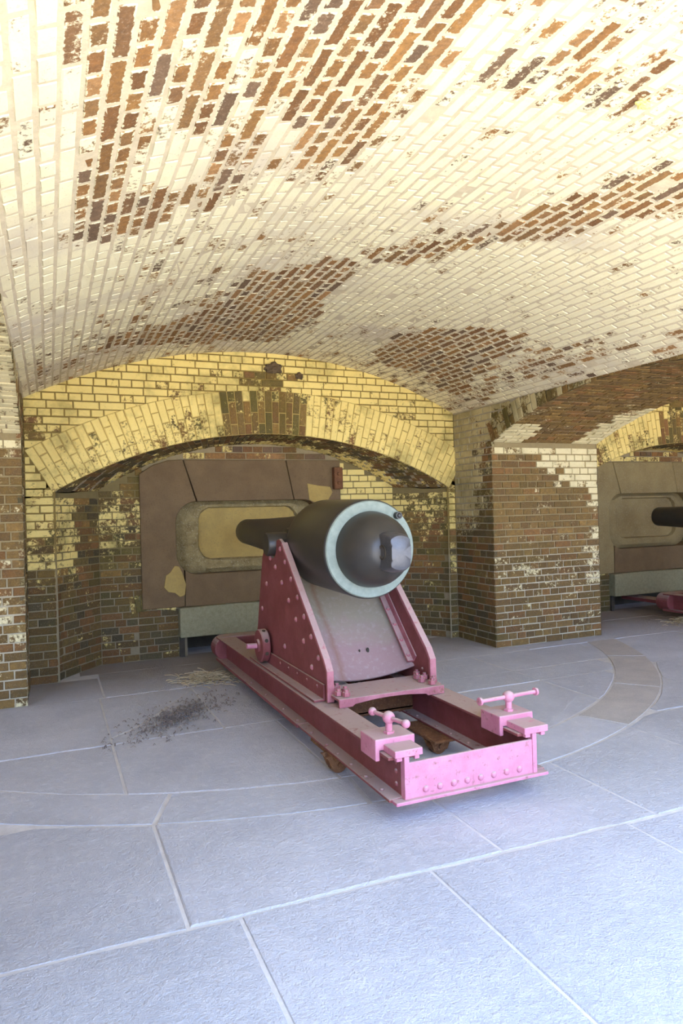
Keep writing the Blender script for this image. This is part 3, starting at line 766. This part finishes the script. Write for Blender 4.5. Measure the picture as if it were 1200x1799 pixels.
# far side faces of the piers and the walls between the outer bays
for x, nm, lb in ((W + T, 'wall_next_left', 'hidden brick side wall of the next bay behind the pier'), (-T, 'wall_outer_left', 'brick side wall beyond the left pier')):
    o = sheet(nm, [[(x, y, z) for y in lin(YJ, YB + .02, 4)] for z in lin(0, ZS, 4)], None, lambda x, y, z: (.3, .22, .14)); tag(o, lb, 'wall')
for x, nm in ((-T - W, 'wall_end_left'), (2 * W + T, 'wall_end_right')):
    o = sheet(nm, [[(x, y, z) for y in lin(YREAR, YB, 4)] for z in lin(0, ZS, 4)], None, lambda x, y, z: (.4, .3, .2)); tag(o, 'brick end wall of the neighbouring bay on the ' + nm[9:], 'wall')
for x0_, x1_, nm in ((W, W + T, 'wall_rear_right'), (-T, 0, 'wall_rear_left')):
    m = MB(); m.box(x0_ + .02, x1_ - .02, YREAR, YJ0, 0, ZS + .02); o = m.build(nm, M['mortar']); tag(o, 'rear brick pier beside the camera on the ' + nm[10:], 'wall', kind='structure')
    at = o.data.attributes.new('bd', 'FLOAT_COLOR', 'POINT'); at.data.foreach_set('color', [.42, .30, .18, 1] * len(o.data.vertices))
o = sheet('wall_back_left', [[(x, YB, z) for x in lin(-T - W, -T, 4)] for z in lin(0, 3.1, 4)], None, lambda x, y, z: (.4, .3, .15)); tag(o, 'scarp wall of the bay beyond the left pier', 'wall')

# soffits of the two passages
def soffit(xa, xb, b0, b1, name, label, cov, limit):
    th = math.asin((YJ - PY) / PR)
    c = sheet(name, [[(x, PY + (PR + MREC) * math.sin(q), PZ + (PR + MREC) * math.cos(q)) for x in lin(xa, xb, 8)] for q in lin(-th, th, 40)], None, lambda x, y, z: (.46, .36, .23))
    tag(c, label, 'ceiling'); B = Bricks(); ns = int(2 * th * PR / .066)
    for k in range(ns):
        q = -th + (k + .5) * 2 * th / ns
        y = PY + PR * math.sin(q)
        if y < 2.7: continue
        for u0, u1 in course(b0, b1, k):
            x = (u0 + u1) / 2
            B.put((x, y, PZ + PR * math.cos(q)), (1, 0, 0), (0, -math.sin(q), -math.cos(q)), u1 - u0, 2 * th * PR / ns - .010, cov(x - xa, y), pick(PIERPAL, 1.1))
    B.lay(c, 'pier', limit, minpx=30)
def scov(u, y):
    c = .12
    if y > 5.45 and u < .35 + (y - 5.45) * .3: c = .9
    if u > 1.0 and y > 5.0: c = .85 if u > 1.0 + (5.8 - y) * .3 else .3
    return c + random.gauss(0, .07)
soffit(W, W + T, W, W + T, 'ceiling_passage', 'brown brick soffit of the passage arch between the two bays', scov, 300)
soffit(-T, 0, -.5, 0, 'ceiling_passage_left', 'limewashed brick soffit of the passage arch at the left edge', lambda u, y: .8 + random.gauss(0, .15), 100)

# unseen dark blocks added behind the faces to stop light leaks
for nm, bx in (('roof_leak_block', (-8, 14, YREAR, 8.0, 3.12, 3.6)), ('wall_leak_block_back', (-8, 14, 7.66, 8.2, 0, 3.12)), ('wall_leak_block_right', (W + .03, W + T - .03, YJ + .03, 7.7, 0, 3.12)), ('wall_leak_block_left', (-T + .03, -.03, YJ + .03, 7.7, 0, 3.12))):
    m = MB(); m.box(*bx); o = m.build(nm, M['darkgap']); tag(o, 'unseen dark block added behind the brick faces against light leaks, ' + nm.replace('_', ' '), 'wall', kind='structure')
# ground outside the open rear of the casemates
g = MB().box(-40, 45, -60, -1.4, -.3, -.03).build('ground', M['earth']); tag(g, 'sunlit sandy parade ground outside the open rear', 'ground', kind='structure')

# ------------------------------------------------------------------ the gun: barrel, upper carriage and chassis
GX = 2.02
def rivets(parent, pts, d, r=.013, h=.008, mat='iron', name='rivet', nut=False, off=(0, 0, 0)):
    me = None
    for p in pts:
        if me is None:
            m = MB()
            if nut: m.lathe([(-.004, r), (h, r), (h, r * .55), (h * 1.7, r * .5)], (0, 0, 0), d, 6)
            else: m.dome((0, 0, 0), d, r, h, 10)
            o = m.build(name, M[mat], parent, smooth=45); me = o.data
        else: o = link(bpy.data.objects.new(name, me), parent)
        o.location = p
def gun(dx, first):
    wh = ('', 'in the casemate bay') if first else ('', '')
    # ---- barrel
    bz = 1.201; ax = Vector((0, 1, .022)).normalized()
    b = thing('cannon_barrel', (GX + dx, 4.75, bz + .02),
              'black rifled cannon barrel with a grey-green breech ring' if first else 'second black cannon barrel pointing into the next embrasure', 'cannon', 'muzzle-loading cannon barrels')
    o = Vector((0, -.90, -.02))
    m = MB(); m.lathe([(.55, .20), (.70, .219), (.80, .217), (1.10, .198), (1.6, .170), (2.2, .145), (2.7, .128), (2.86, .125), (2.89, .118), (2.90, .085), (2.6, .083)], o, ax, 64, cap=False); m.build('tube', M['black'], b, smooth=40)
    m = MB(); m.lathe([(0.0, .236), (.004, .300), (.010, .308), (.022, .312), (.70, .312), (.72, .309), (.735, .30), (.74, .21)], o, ax, 72, cap=False); m.build('breech_band', M['black'], b, smooth=35)
    m = MB(); m.lathe([(.002, .236), (-.004, .238), (-.004, .297), (.004, .303)], o, ax, 72, cap=False); m.build('breech_ring', M['steel_ring'], b, smooth=40)['label'] = 'bare grey-green ring face of the breech band'
    prof = [(.03, .238), (-.004, .237), (-.05, .232), (-.10, .220), (-.15, .200), (-.19, .176), (-.22, .150), (-.245, .12), (-.26, .09), (-.27, .03)]
    m = MB(); m.lathe(prof, o, ax, 56); m.build('breech_dome', M['black'], b, smooth=60)
    # cascabel knob: round block with flats milled on both sides and a hole through them
    kn = MB(); cy = o - ax * .20
    rows = []
    for t, r in ((.10, .120), (.06, .121), (-.10, .119), (-.165, .112), (-.195, .098), (-.205, .07), (-.208, .01)):
        rows.append((t, r))
    n = 48; vs = []; fs = []
    for t, r in rows:
        for k in range(n):
            q = 2 * math.pi * k / n; x = max(-.062, min(.062, r * math.cos(q))); vs.append((x, cy.y + t, cy.z + r * math.sin(q)))
    for i in range(len(rows) - 1):
        for k in range(n): fs.append((i * n + k, i * n + (k + 1) % n, (i + 1) * n + (k + 1) % n, (i + 1) * n + k))
    fs.append(tuple(range((len(rows) - 1) * n, len(rows) * n)))
    kn.add(vs, [tuple(reversed(f)) for f in fs]); kb = kn.build('cascabel_knob', M['knob'], b, smooth=35)
    m = MB(); m.lathe([(-.060, .046), (-.068, .044), (-.068, .033), (-.045, .032), (-.04, .001)], (0, cy.y - .09, cy.z), (1, 0, 0), 24, cap=False); m.build('breeching_hole', M['darkgap'], kb, smooth=40)  # dark colour carries the shade inside the hole
    m = MB(); v = o + Vector((.182, 0, .205)); m.cyl(v + Vector((0, .01, 0)), v - Vector((0, .045, 0)), .024, .022, 18); m.cyl(v - Vector((0, .045, 0)), v - Vector((0, .052, 0)), .016, .008, 18); m.build('vent_plug', M['black'], b, smooth=35)
    for s in (-1, 1):
        m = MB(); m.lathe([(0, .13), (.20, .118), (.235, .112), (.24, .085), (.385, .085), (.395, .080), (.396, .02)], (0, .04, -.005), (s, 0, 0), 40); m.build('trunnion', M['black'], b, smooth=35)
    # ---- upper carriage (slides on the rails)
    zr = .3136
    c = thing('gun_carriage', (GX + dx, 4.45, zr),
              'dark red riveted gun carriage cradling the black barrel, dusty sloping sheet between its cheeks' if first else 'second red gun carriage in the next bay', 'gun carriage', 'riveted iron gun carriages')
    OY = 4.45
    def cy_(y): return y - OY
    prof = [(cy_(3.76), 0.004), (cy_(3.755), .185), (cy_(3.80), .245), (cy_(4.54), .915), (cy_(4.62), .945), (cy_(4.685), .935)] + \
           [(cy_(4.79) + .092 * math.sin(R(q)), .893 + .0 - .092 * math.cos(R(q))) for q in lin(-80, 80, 8)] + [(cy_(4.90), .93), (cy_(4.96), .90), (cy_(5.05), .80), (cy_(5.24), .21), (cy_(5.24), .004)]
    for s in (-1, 1):
        m = MB(); x = -.335 if s < 0 else .362
        m.prism(prof, 'x', x - .011, x + .011); ck = m.build('cheek', M['iron'], c, bevel=.004)
        # raised edge strip along the slope
        m = MB(); xo = x - s * .0
        e = [(cy_(3.742), .004), (cy_(3.742), .187), (cy_(3.79), .253), (cy_(4.535), .925), (cy_(4.55), .908), (cy_(3.81), .238), (cy_(3.764), .18), (cy_(3.764), .004)]
        m.prism(e, 'x', x - .022, x + .022); m.build('edge_strip', M['rose'], ck, bevel=.004)['label'] = 'pink rear edge, its light put into the colour'
        xs = x + s * .011
        pts = [(xs, cy_(y), z) for y, z in [(3.90, .24), (4.02, .35), (4.14, .46), (4.26, .57), (4.38, .68), (4.50, .79), (4.60, .875), (4.02, .16), (4.16, .30), (4.30, .42), (4.44, .53), (4.58, .64), (4.72, .74), (4.84, .80), (4.55, .20), (4.95, .6), (5.08, .4)]]
        rivets(ck, pts, (s, 0, 0), .019, .013, 'rose')
        # shoe angle along the foot, outside
        m = MB(); m.prism([(x + s * .012, .0), (x + s * .085, .0), (x + s * .085, .014), (x + s * .026, .014), (x + s * .026, .10), (x + s * .012, .10)], 'y', cy_(3.80), cy_(5.22)); m.build('shoe_angle', M['iron'], c, bevel=.003)
        rivets(ck, [(x + s * .026, cy_(y), .07) for y in (3.9, 4.08, 4.26, 4.44, 4.62, 5.15)], (s, 0, 0), .011, .007)
        # inner angle where the sheet is riveted
        m = MB(); xi = x - s * .012
        q2 = [(3.955 + .62 * t - .004, .105 + .60 * t + .004) for t in (.03, .93)]
        (ya, za), (yb, zb) = q2; o_ = .011
        m.prism([(cy_(ya), za), (cy_(yb), zb), (cy_(yb) - o_, zb + o_), (cy_(ya) - o_, za + o_)], 'x', min(xi, xi - s * .050), max(xi, xi - s * .050))
        m.prism([(cy_(ya), za), (cy_(yb), zb), (cy_(yb) - o_ * 4, zb + o_ * 4), (cy_(ya) - o_ * 4, za + o_ * 4)], 'x', min(xi, xi - s * .010), max(xi, xi - s * .010))
        m.build('sheet_angle', M['rose'], c, bevel=.003)
        rivets(c, [(xi - s * .030, cy_(ya + (yb - ya) * t) - o_, za + (zb - za) * t + o_) for t in (.06, .22, .39, .56, .73, .9)], (0, -.70, .72), .015, .012, 'rose')
        # nuts and bolts at the foot
        nb = [(s * x_, cy_(y_), .058) for x_, y_ in ((.305, 3.70), (.272, 3.66), (.245, 3.74), (.30, 3.80), (.262, 3.83), (.30, 3.90))]
        if s > 0: nb = [(a + .03, y_, z_) for a, y_, z_ in nb]
        rivets(c, nb, (0, 0, 1), .023, .020, 'rose', 'nut', True)
        rivets(ck, [(xi, cy_(3.86), .10), (xi, cy_(3.98), .13)], (-s, 0, 0), .013, .010)
    # dusty sheet sagging between the cheeks
    grid = []
    nx, nt = 16, 14; m = MB(); vs = []
    for j in range(nt + 1):
        t = j / nt
        for i in range(nx + 1):
            u = i / nx * 2 - 1; sag = 1 - u * u
            y = 4.02 + .62 * t + .03 * sag * (1 - t) ; z = .105 + .60 * t - .072 * sag
            vs.append((u * .334 + .0135, cy_(y - .06 * (1 - sag)), z))
    k = (nx + 1) * (nt + 1); nv_ = [Vector(v) + Vector((0, .007, -.008)) for v in vs]
    fs = [(j * (nx + 1) + i, j * (nx + 1) + i + 1, (j + 1) * (nx + 1) + i + 1, (j + 1) * (nx + 1) + i) for j in range(nt) for i in range(nx)]
    holes = {(3, 11), (3, 9)}
    f2 = fs
    edge = list(range(nx + 1)) + [j * (nx + 1) + nx for j in range(1, nt + 1)] + [nt * (nx + 1) + i for i in range(nx - 1, -1, -1)] + [j * (nx + 1) for j in range(nt - 1, 0, -1)]
    m.add(vs + [tuple(v) for v in nv_], f2 + [tuple(q + k for q in reversed(f)) for f in f2] + [(edge[i], edge[i] + k, edge[(i + 1) % len(edge)] + k, edge[(i + 1) % len(edge)]) for i in range(len(edge))])
    sh = m.build('transom_sheet', M['sheet'], c, smooth=40); sh['label'] = 'dusty sloping sheet sagging between the cheeks'
    for px, tt in ((.115, .24), (.06, .25)):   # rust holes in the sheet, their shade put on as dark patches
        u = px / .322; sag = 1 - u * u; y = 4.02 + .62 * tt + .03 * sag * (1 - tt) - .06 * (1 - sag); z = .105 + .60 * tt - .072 * sag
        h = MB(); rr_ = .018 if px > .1 else .009
        h.prism([(px + rr_ * .5 * math.cos(a_ * .9), z + .004 + rr_ * math.sin(a_ * .9)) for a_ in range(7)], 'y', cy_(y) - .006, cy_(y) + .004); h.build('rust_hole', M['darkgap'], sh)
    # cross plate at the foot, with a lip cut to an arch
    m = MB(); m.box(-.335, .362, cy_(3.63), cy_(3.93), .035, .050); 
    lip = [(-.335, .05), (-.335, -.0), (-.25, -.0), (-.235, .012)] + [(x_, .012 + .015 * (1 - (x_ / .23) ** 2)) for x_ in lin(-.22, .22, 10)] + [(.235, .012), (.25, .0), (.362, .0), (.362, .05)]
    m.prism([(a, b_) for a, b_ in lip], 'y', cy_(3.618), cy_(3.632)); m.build('cross_plate', M['rose'], c, bevel=.003)
    m = MB(); m.box(-.335, .362, cy_(4.95), cy_(5.15), .035, .05); m.box(-.335, .362, cy_(5.13), cy_(5.15), .0, .35); m.build('front_plate', M['iron'], c, bevel=.003)
    # eccentric rollers with handspike sockets outside the cheeks
    for s in (-1, 1):
        x = -.365 if s < 0 else .392; m = MB(); m.lathe([(0, .06), (0, .115), (.008, .122), (.052, .122), (.06, .115), (.06, .05), (.075, .045), (.075, .01)], (x, cy_(4.94), .145), (s, 0, 0), 28); ec = m.build('eccentric_wheel', M['iron'], c, smooth=35)
        for q in (20, 65, 110, 155, 200):
            m = MB(); m.cyl((x + s * .03, cy_(4.94) - .116 * math.sin(R(q)), .145 + .116 * math.cos(R(q))), (x + s * .03, cy_(4.94) - .1235 * math.sin(R(q)), .145 + .1235 * math.cos(R(q))), .014, n=10); m.build('socket', M['darkgap'], ec)  # dark plugs painted as the shade inside the sockets
        m = MB(); m.cyl((x + s * .05, cy_(4.94), .145), (x + s * .15, cy_(4.94), .150), .020, n=16); m.build('axle_pin', M['pink'], ec, smooth=40)
    # ---- chassis
    h = thing('gun_chassis', (GX + dx, 4.5, 0),
              'long pink and red iron rail chassis on small wheels, carrying the gun carriage' if first else 'second red rail chassis under the cannon in the next bay', 'gun chassis', 'iron gun chassis')
    HY = 4.5
    def hy(y): return y - HY
    for s in (-1, 1):
        x = s * .36
        m = MB(); m.prism([(x - .08, .105), (x + .08, .105), (x + .08, .119), (x + .010, .121), (x + .010, .292), (x + .08, .297), (x + .08, .312), (x - .08, .312), (x - .08, .297), (x - .010, .292), (x - .010, .121), (x - .08, .119)], 'y', hy(2.80), hy(6.30)); rl = m.build('rail', M['iron'], h, bevel=.003)
        m = MB(); m.box(x - .087, x + .087, hy(4.05), hy(6.30), .099, .1235); m.build('splice_plate', M['iron'], rl, bevel=.003)
        for e in (-1, 1):
            rivets(rl, [(x + e * .058, hy(y), .119 if y < 4.05 else .1235) for y in (2.92, 3.10, 3.28, 3.46, 3.62, 3.86, 4.12, 4.4, 4.8, 5.2)], (0, 0, 1), .012, .008)
        rivets(rl, [(x + s * .010, hy(2.86), z) for z in (.16, .22, .265)], (s, 0, 0), .013, .009)
        rivets(rl, [(x - s * .010, hy(3.0), .17)], (-s, 0, 0), .024, .016)
        # truck wheel in its fork, rolling on the traverse circle
        xw = -.398 if s < 0 else .243
        wy = 3.52
        m = MB()
        for yy in (-.045, .033): m.prism([(xw - .085, .104), (xw + .085, .104), (xw + .068, .085), (xw + .045, .030), (xw, .020), (xw - .045, .030), (xw - .068, .085)], 'y', hy(wy) + yy, hy(wy) + yy + .012)
        m.box(xw - .075 - (.0 if s > 0 else -.03), xw + .11 + (.03 if s > 0 else 0), hy(wy) - .10, hy(wy) + .30, .088, .1045)
        fk = m.build('wheel_fork', M['rust'], h, bevel=.003)
        m = MB(); m.lathe([(-.030, .02), (-.030, .044), (-.026, .050), (.026, .050), (.030, .044), (.030, .02)], (xw, hy(wy), .050), (0, 1, 0), 24); m.cyl((xw, hy(wy) - .055, .05), (xw, hy(wy) + .055, .05), .016, n=12); m.build('truck_wheel', M['rust'], h, smooth=35)
        # screw clamp stop at the rear end
        cyb = 2.965 if s < 0 else 2.995
        m = MB(); m.box(x - .105, x + .105, hy(cyb - .085), hy(cyb + .085), .318, .372); m.box(x - .105, x - .082, hy(cyb - .085), hy(cyb + .085), .27, .33); m.box(x + .082, x + .105, hy(cyb - .085), hy(cyb + .085), .27, .33)
        cb = m.build('clamp_block', M['pink'], h, bevel=.006)
        m = MB(); m.box(x - .062, x + .082, hy(2.765), hy(2.92), .313, .347); m.box(x - .05, x - .02, hy(2.775), hy(2.80), .293, .313); m.box(x + .045, x + .07, hy(2.775), hy(2.80), .293, .313); m.box(x - .03, x + .03, hy(2.87), hy(2.98), .318, .34)
        m.build('clamp_jaw', M['pink'], cb, bevel=.004)
        bc = Vector((x + (-.0 if s < 0 else -.0), hy(cyb - .02), .447)); m = MB(); m.cyl((bc.x, bc.y, .37), (bc.x, bc.y, .45), .017, n=16); m.cyl((bc.x, bc.y, .372), (bc.x, bc.y, .385), .026, n=6); m.ball(bc, .031); m.build('clamp_screw', M['pink'], cb, smooth=40)
        d = (Vector((-.20, .98, 0)) if s < 0 else Vector((1, .06, 0))).normalized(); hl = .128 if s < 0 else .185
        m = MB(); m.cyl(bc - d * hl, bc + d * hl, .0105, n=14)
        for e in (-1, 1):
            if s < 0: m.ball(bc + d * hl * e, .021)
            else: m.lathe([(-.008, .012), (-.006, .021), (.006, .021), (.008, .012)], bc + d * hl * e, d, 16)
        m.build('tee_handle', M['pink'], cb, smooth=40)
    # rear transom: plate with a foot flange and a row of rivets
    m = MB(); m.box(-.37, .37, hy(2.775), hy(2.79), .115, .282); m.box(-.425, .43, hy(2.755), hy(2.90), .100, .116); 
    rt = m.build('rear_transom', M['pink'], h, bevel=.003); rt['label'] = 'rear cross plate, bright pink with light put into its colour'
    for s in (-1, 1): m = MB(); m.box(s * .36 - .013, s * .36 + .013, hy(2.77), hy(2.81), .116, .312); m.build('corner_post', M['pink'], rt, bevel=.003)
    rivets(rt, [(-.262 + k * .0755, hy(2.775), .148) for k in range(8)], (0, -1, 0), .0165, .012, 'pink')
    # middle cross ties and front transom with rounded ends
    m = MB(); m.box(-.35, .35, hy(4.0), hy(4.14), .135, .15); m.box(-.35, .35, hy(4.0), hy(4.015), .122, .27); m.build('cross_tie', M['rust'], h, bevel=.003)
    m = MB(); m.box(-.35, .35, hy(5.3), hy(5.5), .135, .15); m.build('cross_tie', M['iron'], h, bevel=.003)
    m = MB(); st = [(-.37 + .107 * math.cos(R(q)), .212 + .107 * math.sin(R(q))) for q in lin(90, 270, 14)] + [(.37 + .107 * math.cos(R(q)), .212 + .107 * math.sin(R(q))) for q in lin(-90, 90, 14)]
    m.prism(st, 'y', hy(6.20), hy(6.38)); m.build('front_transom', M['iron'], h, bevel=.012)
    m = MB(); m.box(-.12, .12, hy(6.36), hy(7.3), .12, .165); m.build('pintle_tongue', M['iron'], h, bevel=.004)
    return b, c, h
def sheet_mat():
    m, nt, b = newmat('dusty_sheet_iron'); p = wpos(nt)
    n1 = noise(nt, p, 5, 6, .65); n2 = noise(nt, p, 30, 6, .7)
    sx = nt.nodes.new('ShaderNodeSeparateXYZ'); lk(nt, p, sx.inputs[0])
    zz = math_(nt, 'ADD', sx.outputs[2], math_(nt, 'MULTIPLY', math_(nt, 'SUBTRACT', n1, .5), .45))
    c = mix(nt, ramp(nt, zz, .50, .72), (.33, .21, .20), (.31, .265, .19))
    c = mix(nt, math_(nt, 'MULTIPLY', ramp(nt, n2, .52, .7), .4), c, (.46, .40, .36))
    xd = math_(nt, 'ABSOLUTE', math_(nt, 'ADD', math_(nt, 'SUBTRACT', sx.outputs[0], 1.90), math_(nt, 'MULTIPLY', math_(nt, 'SUBTRACT', n1, .5), .12)))
    c = mix(nt, math_(nt, 'MULTIPLY', math_(nt, 'SUBTRACT', 1.0, ramp(nt, xd, .0, .035)), .55), c, (.24, .11, .06))
    lk(nt, c, b.inputs['Base Color']); b.inputs['Roughness'].default_value = .7; bump(nt, b, n2, .2, .004); return m
M['sheet'] = sheet_mat()
gun(0, True)
gun(5.62, False)

# ------------------------------------------------------------------ litter, nests, lime drip
def straw(name, cx, cy, rx, ry, n, label, mat='straw', cat='straw', ln=(.05, .16), hz=.05, ang=None):
    rnd = random.Random(int(cx * 100)); vs = []; fs = []
    for i in range(n):
        a = rnd.uniform(0, 6.283); q = min(1.15 + rnd.random() * .05, abs(rnd.gauss(0, .55))); u, v = q * math.cos(a), q * math.sin(a)
        x, y = cx + u * rx, cy + v * ry
        if ang: x, y = cx + u * rx * math.cos(ang) - v * ry * math.sin(ang), cy + u * rx * math.sin(ang) + v * ry * math.cos(ang)
        z = .004 + rnd.random() ** 2 * hz * max(0, 1 - q); t = rnd.uniform(0, 6.283); l = rnd.uniform(*ln); w = rnd.uniform(.0016, .0034)
        d = Vector((math.cos(t), math.sin(t), rnd.uniform(-.05, .25))); s_ = Vector((-d.y, d.x, 0)).normalized() * w
        p0 = Vector((x, y, z)); p1 = p0 + d * l * .5 + Vector((0, 0, .008)); p2 = p0 + d * l; p2.z = max(p2.z - .006, .003)
        k = len(vs)
        for p in (p0, p1, p2): vs += [tuple(p - s_), tuple(p + s_), tuple(p + Vector((0, 0, w * 1.5)))]
        for j in (0, 3):
            for e in range(3): fs.append((k + j + e, k + j + (e + 1) % 3, k + j + 3 + (e + 1) % 3, k + j + 3 + e))
    m = MB(); m.add(vs, fs); o = m.build(name, M[mat]); tag(o, label, cat, kind='stuff')
straw('straw', 1.43, 6.0, .26, .24, 560, 'dry straw scattered beside the front end of the pink chassis rail', ln=(.05, .15))
straw('straw', 7.22, 5.95, .35, .2, 300, 'dry straw under the red chassis in the next bay')
straw('leaf_litter', 1.0, 4.98, .62, .26, 900, 'dark leaf crumbs swept in a band across the slabs left of the chassis', 'litter', 'litter', (.01, .035), .01, R(48))

def blob(c, r, sq, seed, mat, name, label, cat, n=10):
    rnd = random.Random(seed); bm = bmesh.new(); bmesh.ops.create_icosphere(bm, subdivisions=3, radius=1)
    for v in bm.verts:
        k = 1 + .28 * math.sin(v.co.x * 5 + seed) * math.cos(v.co.z * 6 + seed) + rnd.uniform(-.10, .10); v.co = Vector((v.co.x * r * sq[0] * k, v.co.y * r * sq[1] * k, v.co.z * r * sq[2] * k))
    me = bpy.data.meshes.new(name); bm.to_mesh(me); bm.free(); me.materials.append(M[mat])
    o = link(bpy.data.objects.new(name, me)); o.location = c; return tag(o, label, cat)
blob((2.27, 6.52, 2.885), .06, (1.5, .7, .9), 1, 'nest', 'wasp_nest', 'shaggy brown mud nest stuck high on the yellow wall above the arch crown', 'nest')
blob((2.545, 6.525, 2.822), .04, (1, .7, .9), 5, 'nest', 'wasp_nest', 'small dark mud nest right of the shaggy one above the arch', 'nest')
blob((2.385, 2.007, 3.018), .022, (1.5, .8, .8), 3, 'nodule', 'lime_nodule', 'small yellow lime drip hanging from the vault bricks', 'nodule')
